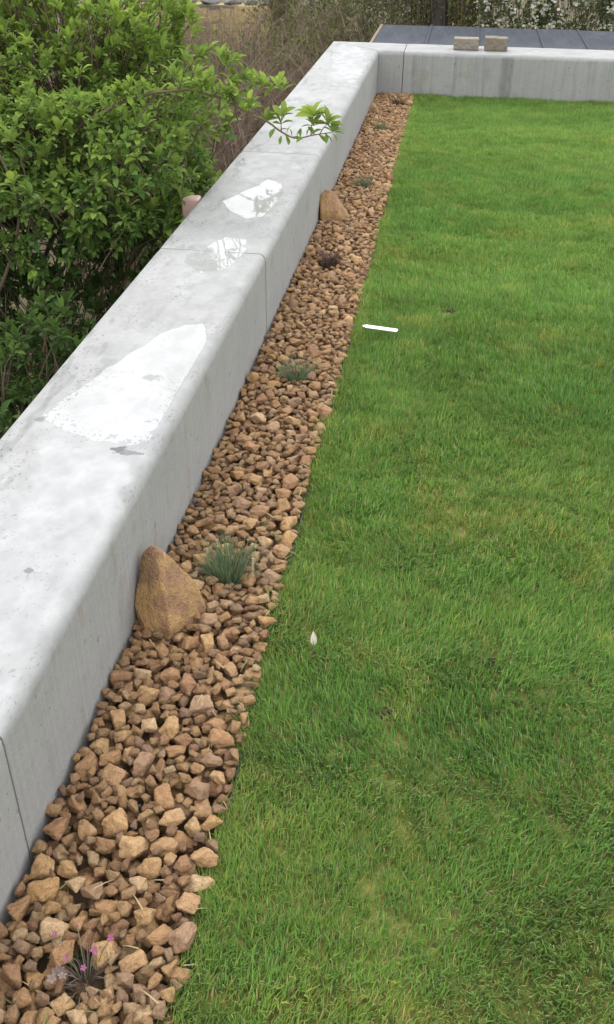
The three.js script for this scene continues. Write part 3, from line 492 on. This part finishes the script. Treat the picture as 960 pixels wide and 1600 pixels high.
function leafMatrix(p, dir, size, R) { const q = new THREE.Quaternion().setFromUnitVectors(Zax, dir), tw = new THREE.Quaternion().setFromAxisAngle(dir, (R() - 0.5) * 1.2); const up = V(0, 1, 0).applyQuaternion(q); const side = dir.clone().cross(UPV); if (side.lengthSq() > 1e-4) { side.normalize(); const want = side.clone().cross(dir).normalize(); q.premultiply(new THREE.Quaternion().setFromUnitVectors(up, want)); } return new THREE.Matrix4().compose(p, tw.multiply(q), V(size, size, size)); }
function rosette(out, p, axis, n, size, R, young) {
  const t1 = V(R() - 0.5, R() - 0.5, R() - 0.5).cross(axis).normalize(), t2 = axis.clone().cross(t1);
  for (let k = 0; k < n; k++) { const a = k * 2.4 + R() * 0.7, op = lerp(0.35, 1.25, k / n) + (R() - 0.5) * 0.3; const d = axis.clone().multiplyScalar(Math.cos(op)).addScaledVector(t1, Math.sin(op) * Math.cos(a)).addScaledVector(t2, Math.sin(op) * Math.sin(a)).normalize(); out.push({ m: leafMatrix(p.clone().addScaledVector(axis, -0.012 * k / n * 3), d, size * (0.65 + R() * 0.6), R), p, young: clamp(young + (0.5 - k / n) * 0.4) }); }
}
function inside(E, p) { let best = 9; for (const [c, r] of E) best = Math.min(best, Math.hypot((p.x - c.x) / r[0], (p.y - c.y) / r[1], (p.z - c.z) / r[2])); return best; }
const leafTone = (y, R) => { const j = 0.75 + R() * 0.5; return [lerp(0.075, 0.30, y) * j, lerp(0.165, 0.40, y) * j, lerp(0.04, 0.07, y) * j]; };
const toneMats = Array.from({ length: 8 }, (_, i) => { const r = mulberry(i + 3); return leafMat(rgb(...leafTone(i / 7, r)), 0.35); });
const leafWhite = leafMat(0xffffff, 0.35);
function shrub(name, label, E, count, leafSize, perRos, base, seed, opt = {}) {
  const R = mulberry(seed), o = thing(name, label, opt.category || 'shrub', [base.x, base.y, base.z], 0, opt.group), out = [], twigs = [];
  const lo = V(9, 9, 9), hi = V(-9, -9, -9); for (const [c, r] of E) { lo.min(V(c.x - r[0], c.y - r[1], c.z - r[2])); hi.max(V(c.x + r[0], c.y + r[1], c.z + r[2])); }
  const ctr = E[0][0]; let n = 0, tries = 0;
  while (n < count && tries++ < count * 60) {
    const p = V(lerp(lo.x, hi.x, R()), lerp(lo.y, hi.y, R()), lerp(lo.z, hi.z, R())), q = inside(E, p) + (fbm(p.x * 4, p.y * 4, p.z * 4, 3) - 0.5) * 0.9; if (q > 1 || R() > 0.25 + q * 0.75) continue;
    if (p.y < LOW + 0.05 || (p.x > -WALL_W - 0.03 && p.y < WALL_H + 0.34 && p.z > BACK_Z - 0.5)) continue;
    if (fbm(p.x * 9 + 3, p.y * 9, p.z * 9, 2) < (opt.gap ?? 0.40)) continue;
    n++; const axis = p.clone().sub(ctr).normalize().multiplyScalar(0.8).add(V((R() - 0.5) * 1.1, 0.55 + (R() - 0.5) * 0.7, (R() - 0.5) * 1.1)).normalize();
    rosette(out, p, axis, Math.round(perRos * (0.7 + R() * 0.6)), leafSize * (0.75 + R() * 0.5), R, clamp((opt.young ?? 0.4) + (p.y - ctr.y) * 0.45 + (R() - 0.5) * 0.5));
    if (R() < 0.5) twigs.push(taperTube([p.clone().addScaledVector(axis, -0.22).add(V((R() - 0.5) * 0.1, -0.06, (R() - 0.5) * 0.1)).sub(base), p.clone().addScaledVector(axis, -0.1).sub(base), p.clone().sub(base)], 0.004, 0.002, 3, 3));
  }
  for (const k of opt.canes || []) part(o, 'branch', taperTube(k.map(p => p.clone().sub(base)), opt.r0 || 0.018, 0.004, 7, 20), barkMat);
  if (twigs.length) part(o, 'twigs', mergeGeometries(twigs), barkMat).userData.kind = 'stuff';
  if (opt.extra) opt.extra(o, out, R);
  const inv = new THREE.Matrix4().makeTranslation(-base.x, -base.y, -base.z); out.forEach(l => { l.m.premultiply(inv); const [x, y, z] = dirToPx(l.p); l.show = x > -30 && x < 990 && y > -40 && y < 1600 ? 1 / z : 0; });
  const geo = opt.geo || LEAF; let nParts = opt.leafParts || 0; const own = new Set(nParts ? out.filter(l => !l.done).sort((a, b) => b.show - a.show).slice(0, nParts) : []);
  const M = [], C = [];
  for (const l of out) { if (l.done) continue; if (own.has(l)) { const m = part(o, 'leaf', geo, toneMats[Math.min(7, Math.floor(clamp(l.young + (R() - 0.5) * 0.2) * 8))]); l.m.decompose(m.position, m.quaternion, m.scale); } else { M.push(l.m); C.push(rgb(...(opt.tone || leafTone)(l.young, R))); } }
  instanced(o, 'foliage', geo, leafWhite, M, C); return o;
}
const E = (px, py, z, r) => [atZ(px, py, z), r];
{
  // the arching branch that ends in the twig over the wall
  const arch = [V(-1.9, -1.1, -4.6), V(-1.75, -0.2, -4.45), atZ(-20, 290, -4.3), atZ(60, 240, -4.3), atZ(125, 197, -4.3), atZ(190, 160, -4.3), atZ(240, 145, -4.3), atZ(300, 140, -4.3), atZ(350, 155, -4.3), atZ(395, 180, -4.3)];
  const base = V(-1.75, LOW, -4.6);
  const mirrored = (px, py, z) => { const q = atY(px, py, WALL_H), d = ray(px, py); return q.clone().add(V(d.x, -d.y, d.z).multiplyScalar((z - q.z) / d.z)); };   // the leaves that the far puddle mirrors
  const tipA = mirrored(408, 322, -5.3), tipB = mirrored(432, 308, -5.4);
  const canes = [arch, [base.clone(), V(-1.4, 0.0, -5.1), atZ(300, 190, -5.3), tipA, tipB], [base.clone(), V(-1.7, 0, -4.8), atZ(40, 40, -5.3), atZ(60, -60, -5.4)], [base.clone(), V(-1.6, -0.2, -4.7), atZ(90, 120, -5.2), atZ(140, 20, -5.3)], [base.clone(), V(-1.4, -0.2, -4.9), atZ(230, 150, -5.2), atZ(250, 40, -5.4)], [base.clone(), V(-1.5, -0.5, -4.4), atZ(180, 330, -4.3), atZ(250, 290, -4.3)], [base.clone(), V(-1.6, -0.5, -4.2), atZ(30, 330, -4.0), atZ(-20, 200, -3.9)], [base.clone(), V(-2.2, 0.1, -4.4), V(-2.6, 0.9, -4.2)], [base.clone(), V(-2.0, 0.3, -5), V(-2.3, 1.3, -5.2)]];
  shrub('broadleaf_shrub', 'tall bright green leafy shrub with an arching branch reaching over the wall', [E(105, 115, -5.3, [0.74, 0.56, 0.5]), E(310, 140, -4.5, [0.27, 0.20, 0.12]), E(225, 255, -4.4, [0.44, 0.28, 0.45]), E(60, 290, -4.3, [0.45, 0.36, 0.5]), E(195, 40, -5.4, [0.32, 0.28, 0.25]), [V(-2.2, 0.6, -4.6), [0.8, 0.7, 0.7]]], 6400, 0.055, 7, base, 71, {
    canes, leafParts: 200, young: 0.52, gap: 0.40, extra(o, out, R) {
      const along = new THREE.CatmullRomCurve3(arch.slice(2)); for (let k = 0; k < 44; k++) { const p = along.getPoint(R()), ax = V((R() - 0.5) * 0.8, 0.9 - R() * 0.6, 0.3 + R() * 0.5).normalize(), q = p.clone().addScaledVector(ax, 0.03 + R() * 0.05); part(o, 'side_shoot', taperTube([p, p.clone().lerp(q, 0.5), q].map(v => v.clone().sub(base)), 0.0025, 0.0015, 4, 3), barkMat); rosette(out, q, ax, 6, 0.052 * (0.8 + R() * 0.4), R, 0.6); }
      for (const [c, n] of [[tipA, 5], [tipB, 4]]) for (let k = 0; k < n; k++) { const ax = V((R() - 0.5) * 1.2, 0.4 + R() * 0.5, (R() - 0.5) * 1.2).normalize(); rosette(out, c.clone().add(V((R() - 0.5) * 0.09, (R() - 0.5) * 0.06, (R() - 0.5) * 0.1)), ax, 6, 0.058, R, 0.7); }
      const tw = [[395, 180], [418, 190], [440, 206], [462, 216], [490, 211], [518, 207]].map(([x, y]) => atZ(x, y, -4.3));
      const t = part(o, 'twig', taperTube(tw.map(p => p.clone().sub(base)), 0.005, 0.002, 6, 20), barkMat);
      const side = (x0, y0, x1, y1) => part(t, 'side_shoot', taperTube([atZ(x0, y0, -4.3), atZ((x0 + x1) / 2 - 1, (y0 + y1) / 2, -4.3), atZ(x1, y1, -4.3)].map(p => p.sub(base)), 0.0025, 0.0015, 5, 6), barkMat);
      side(440, 206, 441, 178); side(486, 211, 491, 178); side(500, 209, 513, 192);
      const L = (x, y, ang, len, young, tilt = 0) => {   // leaf root at a pixel, pointing at a clock angle in the branch's plane
        const d = camR.clone().multiplyScalar(Math.cos(ang)).addScaledVector(camU, Math.sin(ang)).addScaledVector(camF, tilt).normalize(), p = atZ(x, y, -4.3), m = leafMatrix(p.clone().sub(base), d, len, R), k = part(t, 'leaf', LEAF, toneMats[clamp(Math.round(young * 7), 0, 7)]); m.decompose(k.position, k.quaternion, k.scale);
      };
      for (const [x, y, n, s, yg] of [[441, 182, 8, 0.060, 0.9], [439, 194, 4, 0.05, 0.6], [491, 182, 10, 0.070, 0.95], [490, 197, 6, 0.052, 0.7], [512, 194, 9, 0.060, 0.85], [519, 206, 5, 0.05, 0.4], [415, 190, 7, 0.05, 0.75]]) for (let k = 0; k < n; k++) L(x, y, lerp(-0.1, 3.2, (k + 0.5) / n) + (R() - 0.5) * 0.5, s * (0.85 + R() * 0.5), yg, (R() - 0.5) * 0.9);
      for (const [x, y, a] of [[430, 200, -1.9], [436, 204, 0.4], [446, 210, -1.3], [448, 209, 1.2], [456, 214, 2.0], [456, 214, -0.3], [464, 216, 0.9], [470, 215, 1.6], [474, 214, -2.3], [480, 213, 1.1], [486, 211, 0.3], [492, 211, 2.3], [498, 210, -0.6], [506, 208, -0.9], [510, 208, -1.5], [518, 207, -1.1], [519, 207, -0.3], [518, 207, 0.5], [440, 212, -1.8], [447, 212, -1.2]]) L(x, y, a + (R() - 0.5) * 0.4, 0.047 * (0.75 + R() * 0.5), 0.25 + R() * 0.4, (R() - 0.5) * 0.8);
    }
  });
}
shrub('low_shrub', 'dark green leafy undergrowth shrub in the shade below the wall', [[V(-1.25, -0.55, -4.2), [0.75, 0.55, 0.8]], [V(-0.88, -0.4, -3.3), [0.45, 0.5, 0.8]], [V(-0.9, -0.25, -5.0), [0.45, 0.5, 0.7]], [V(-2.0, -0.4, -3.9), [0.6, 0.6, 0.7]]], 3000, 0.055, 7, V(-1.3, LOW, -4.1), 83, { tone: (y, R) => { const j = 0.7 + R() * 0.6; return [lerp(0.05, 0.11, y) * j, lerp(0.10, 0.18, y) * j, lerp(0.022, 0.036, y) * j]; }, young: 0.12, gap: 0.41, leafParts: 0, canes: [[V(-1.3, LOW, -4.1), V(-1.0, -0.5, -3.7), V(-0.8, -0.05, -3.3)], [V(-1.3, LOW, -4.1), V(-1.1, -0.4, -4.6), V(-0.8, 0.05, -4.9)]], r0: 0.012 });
shrub('low_shrub', 'dark green shrub crowding the outer face of the wall beyond the tall shrub', [[V(-0.85, -0.45, -5.9), [0.4, 0.5, 0.7]], [V(-1.3, -0.4, -6.4), [0.5, 0.5, 0.6]]], 320, 0.055, 6, V(-1.0, LOW, -6.1), 89, { young: 0.2, gap: 0.46 });

function bareShrub(x, z, h, spread, seed, label, n = 150, leaves = 0, col) {
  const o = thing('bare_shrub', label, 'shrub', [x, LOW, z], 0, 'leafless brown shrubs behind the wall'), R = mulberry(seed), G = [], T = [], M = [], C = [];
  for (let k = 0; k < n; k++) {
    const a = R() * 6.283, r = spread * Math.sqrt(R()), b = V(Math.cos(a) * r, 0, Math.sin(a) * r), t = b.clone().multiplyScalar(1.1 + R() * 0.4).add(V((R() - 0.5) * 0.5, h * (0.55 + R() * 0.5), (R() - 0.5) * 0.5)), m = b.clone().lerp(t, 0.5).add(V((R() - 0.5) * 0.15, 0.06, (R() - 0.5) * 0.15));
    (k % 3 ? T : G).push(taperTube([b, m, t], k % 3 ? 0.004 : 0.007, 0.0018, 3, 6));
    for (let q = 0; q < 7; q++) { const s = lerp(0.25, 1, R()), p = s < 0.5 ? b.clone().lerp(m, s * 2) : m.clone().lerp(t, s * 2 - 1), d = V((R() - 0.5) * 0.45, 0.05 + R() * 0.2, (R() - 0.5) * 0.45); T.push(taperTube([p, p.clone().addScaledVector(d, 0.5).add(V(0, 0.02, 0)), p.clone().add(d)], 0.003, 0.0013, 3, 3)); for (let w = 0; w < leaves; w++) { const dd = V(R() - 0.5, R() - 0.2, R() - 0.5).normalize(); M.push(leafMatrix(p.clone().addScaledVector(d, R()), dd, 0.03 + R() * 0.03, R)); const y = R(), j = 0.8 + R() * 0.4; C.push(rgb(lerp(0.10, 0.17, y) * j, lerp(0.13, 0.19, y) * j, 0.05 * j)); } }
  }
  const cm = std(rgb(...(col || [0.22, 0.16, 0.115])), 0.95);
  part(o, 'stems', mergeGeometries(G), cm).userData.kind = 'stuff'; part(o, 'twigs', mergeGeometries(T), cm).userData.kind = 'stuff';
  if (M.length) instanced(o, 'leaves', LEAF_SMALL, leafWhite, M, C);
}
const bareLab = ['brown leafless shrub close behind the long wall', 'tangled dry brown shrub between leafy shrub and old wall', 'dry reddish brown thicket shrub in front of the old wall', 'greyish bare shrub near the corner of the two walls', 'bare olive brown shrub beside the shed roof corner', 'thin brown shrub far behind the wall', 'brown dead shrub behind the tall leafy shrub', 'dry bramble shrub left of the shed wall', 'low brown bare shrub hard against the leafy shrub', 'brown twig thicket under the old wall pier', 'bare brown shrub at the foot of the old wall', 'bare shrub touching the outer face of the wall near the corner'];
[[-1.3, -8.2, 1.15], [-2.3, -9.0, 1.2], [-3.2, -10.6, 1.3], [-1.1, -10.2, 1.15], [-0.9, -12.6, 1.35], [-2.2, -12.2, 1.3], [-3.4, -9.4, 1.3], [-1.5, -11.3, 1.2], [-1.6, -7.2, 1.05], [-2.8, -11.8, 1.32], [-3.6, -13.2, 1.25], [-1.0, -9.2, 1.1]].forEach(([x, z, h], i) => bareShrub(x, z, h, 0.6, 300 + i, bareLab[i], 230, i === 4 || i === 7 ? 2 : 0, i === 2 ? [0.24, 0.15, 0.11] : undefined));
// hedge and blossom behind the shed
[[-0.2, -13.2, 'twiggy olive green hedge shrub behind the shed roof edge'], [0.4, -13.4, 'olive hedge shrub behind the shed, beside the dark trunk'], [-1.4, -14.2, 'tall olive hedge shrub behind the bare thicket']].forEach(([x, z, l], i) => bareShrub(x, z, 2.3, 0.5, 400 + i, l, 130, 5, [0.16, 0.13, 0.09]));
{
  const p = atZ(686, 20, -13), o = thing('tree', 'dark tree trunk rising behind the shed roof', 'tree', [p.x, LOW, p.z]);
  part(o, 'trunk', taperTube([V(0, 0, 0), V(0.02, 0.9, 0), V(-0.02, 1.7, 0.02), V(0.04, 2.6, 0)], 0.14, 0.07, 10, 20), darkBark);
  const R = mulberry(5), M = [], C = [], G = [];
  for (let k = 0; k < 9; k++) { const a = R() * 6.28, s = V(0.02, 1.7 + R() * 0.8, 0), t = s.clone().add(V(Math.cos(a) * 0.7, 0.5 + R() * 0.4, Math.sin(a) * 0.7)); part(o, 'limb', taperTube([s, s.clone().lerp(t, 0.5).add(V(0, 0.1, 0)), t], 0.03, 0.008, 5, 8), darkBark); for (let q = 0; q < 130; q++) { const c = s.clone().lerp(t, 0.4 + 0.7 * R()).add(V((R() - 0.5) * 0.5, (R() - 0.5) * 0.4, (R() - 0.5) * 0.5)); M.push(leafMatrix(c, V(R() - 0.5, R() - 0.5, R() - 0.5).normalize(), 0.05 + 0.03 * R(), R)); C.push(rgb(...leafTone(R() * 0.5, R))); } }
  instanced(o, 'crown', LEAF_SMALL, leafWhite, M, C);
}
shrub('yellow_green_shrub', 'yellow green leafy shrub behind the shed between trunk and blossom', [E(727, 15, -12.9, [0.20, 0.55, 0.3])], 330, 0.035, 6, V(atZ(727, 15, -12.9).x, LOW, -12.9), 97, { geo: LEAF_SMALL, gap: 0.3, tone: (y, R) => { const j = 0.8 + R() * 0.4; return [0.19 * j, 0.21 * j, 0.05 * j]; }, canes: [[V(atZ(727, 15, -12.9).x, LOW, -12.9), atZ(727, 40, -12.9), atZ(727, 5, -12.9)]] });
for (const [px, s, l] of [[800, 101, 'white blossoming shrub behind the shed, next to the yellow green one'], [900, 103, 'white blossoming shrub behind the wide middle of the shed roof'], [1010, 107, 'white blossoming shrub farther along behind the shed roof']]) {
  const c = atZ(px, 5, -12.9), b = V(c.x, LOW, c.z);
  const o = shrub('blossom_shrub', l, [[c, [0.52, 0.75, 0.45]]], 620, 0.045, 6, b, s, { geo: LEAF_SMALL, gap: 0.36, group: 'white blossoming shrubs', tone: (y, R) => { const j = 0.75 + R() * 0.5; return [lerp(0.09, 0.16, y) * j, lerp(0.13, 0.2, y) * j, lerp(0.05, 0.08, y) * j]; }, canes: [[b.clone(), b.clone().add(V(0.1, 0.6, 0)), c.clone()], [b.clone(), b.clone().add(V(-0.2, 0.7, 0.1)), c.clone().add(V(-0.2, 0.3, 0.1))]] });
  const R = mulberry(s * 7), M = [], C = [], bl = new THREE.IcosahedronGeometry(1, 0);
  for (let k = 0; k < 170; k++) { const u = V(R() - 0.5, R() - 0.5, R() - 0.5).normalize(), q = c.clone().add(V(u.x * 0.5, u.y * 0.72, u.z * 0.45)); for (let w = 0; w < 6; w++) { const sc = 0.010 + R() * 0.012; M.push(new THREE.Matrix4().compose(q.clone().add(V((R() - 0.5) * 0.07, (R() - 0.5) * 0.06, (R() - 0.5) * 0.07)).sub(b), new THREE.Quaternion().setFromEuler(new THREE.Euler(R() * 6, R() * 6, 0)), V(sc, sc * 0.5, sc))); C.push(rgb(0.45, 0.45, 0.37)); } }
  instanced(o, 'blossom', bl, std(0xffffff, 0.9), M, C);
}
// ---------------------------------------------------------------- old plastered wall in the distance
{
  const z = -16.2, a = atZ(215, 20, z), b = atZ(432, 20, z), o = thing('old_wall', 'old yellowish plastered garden wall with broken grey coping stones', 'wall', [a.x, LOW, z]), W = b.x - a.x, H = atZ(350, 6, z).y - LOW;
  const t = tex(256, 256, (u, v) => { const m = tfbm(u, v, 4, 5, 71), f = tfbm(u, v, 50, 2, 9), d = sstep(0.5, 0.62, tfbm(u, v, 6, 4, 99)); return [lerp(0.66, 0.40, d) + 0.12 * (m - 0.5) + 0.1 * (f - 0.5), lerp(0.58, 0.38, d) + 0.12 * (m - 0.5) + 0.1 * (f - 0.5), lerp(0.42, 0.33, d) + 0.1 * (m - 0.5) + 0.1 * (f - 0.5)]; }, true);
  part(o, 'plaster', new RoundedBoxGeometry(W, H, 0.3, 2, 0.02).translate(W / 2, H / 2, 0), std(0xffffff, 0.95, { map: t }));
  const R = mulberry(19); let x = 0; while (x < W) { const w = 0.22 + R() * 0.2; const g = part(o, 'coping_stone', stoneShapesLow[Math.floor(R() * 18)], std(rgb(0.16, 0.155, 0.15), 0.95)); g.position.set(x + w / 2, H + 0.03, 0); g.scale.set(w * 0.52, 0.06 + R() * 0.03, 0.19); x += w; }
  part(o, 'pier', new RoundedBoxGeometry(0.3, H + 0.12, 0.4, 2, 0.02).translate(W + 0.1, (H + 0.12) / 2, 0), std(rgb(0.30, 0.28, 0.25), 0.95, { map: t }));
}
// pinkish post behind the wall
{
  const p = atY(303, 312, 0.338), o = thing('post', 'pinkish square post with rounded top just behind the wall', 'post', [-WALL_W - 0.046, LOW, p.z]);
  const H = 0.352 - LOW; part(o, 'post', new RoundedBoxGeometry(0.08, H, 0.07, 4, 0.012).translate(0, H / 2, 0), std(rgb(0.50, 0.33, 0.29), 0.7));
}
renderer.render(scene, camera);
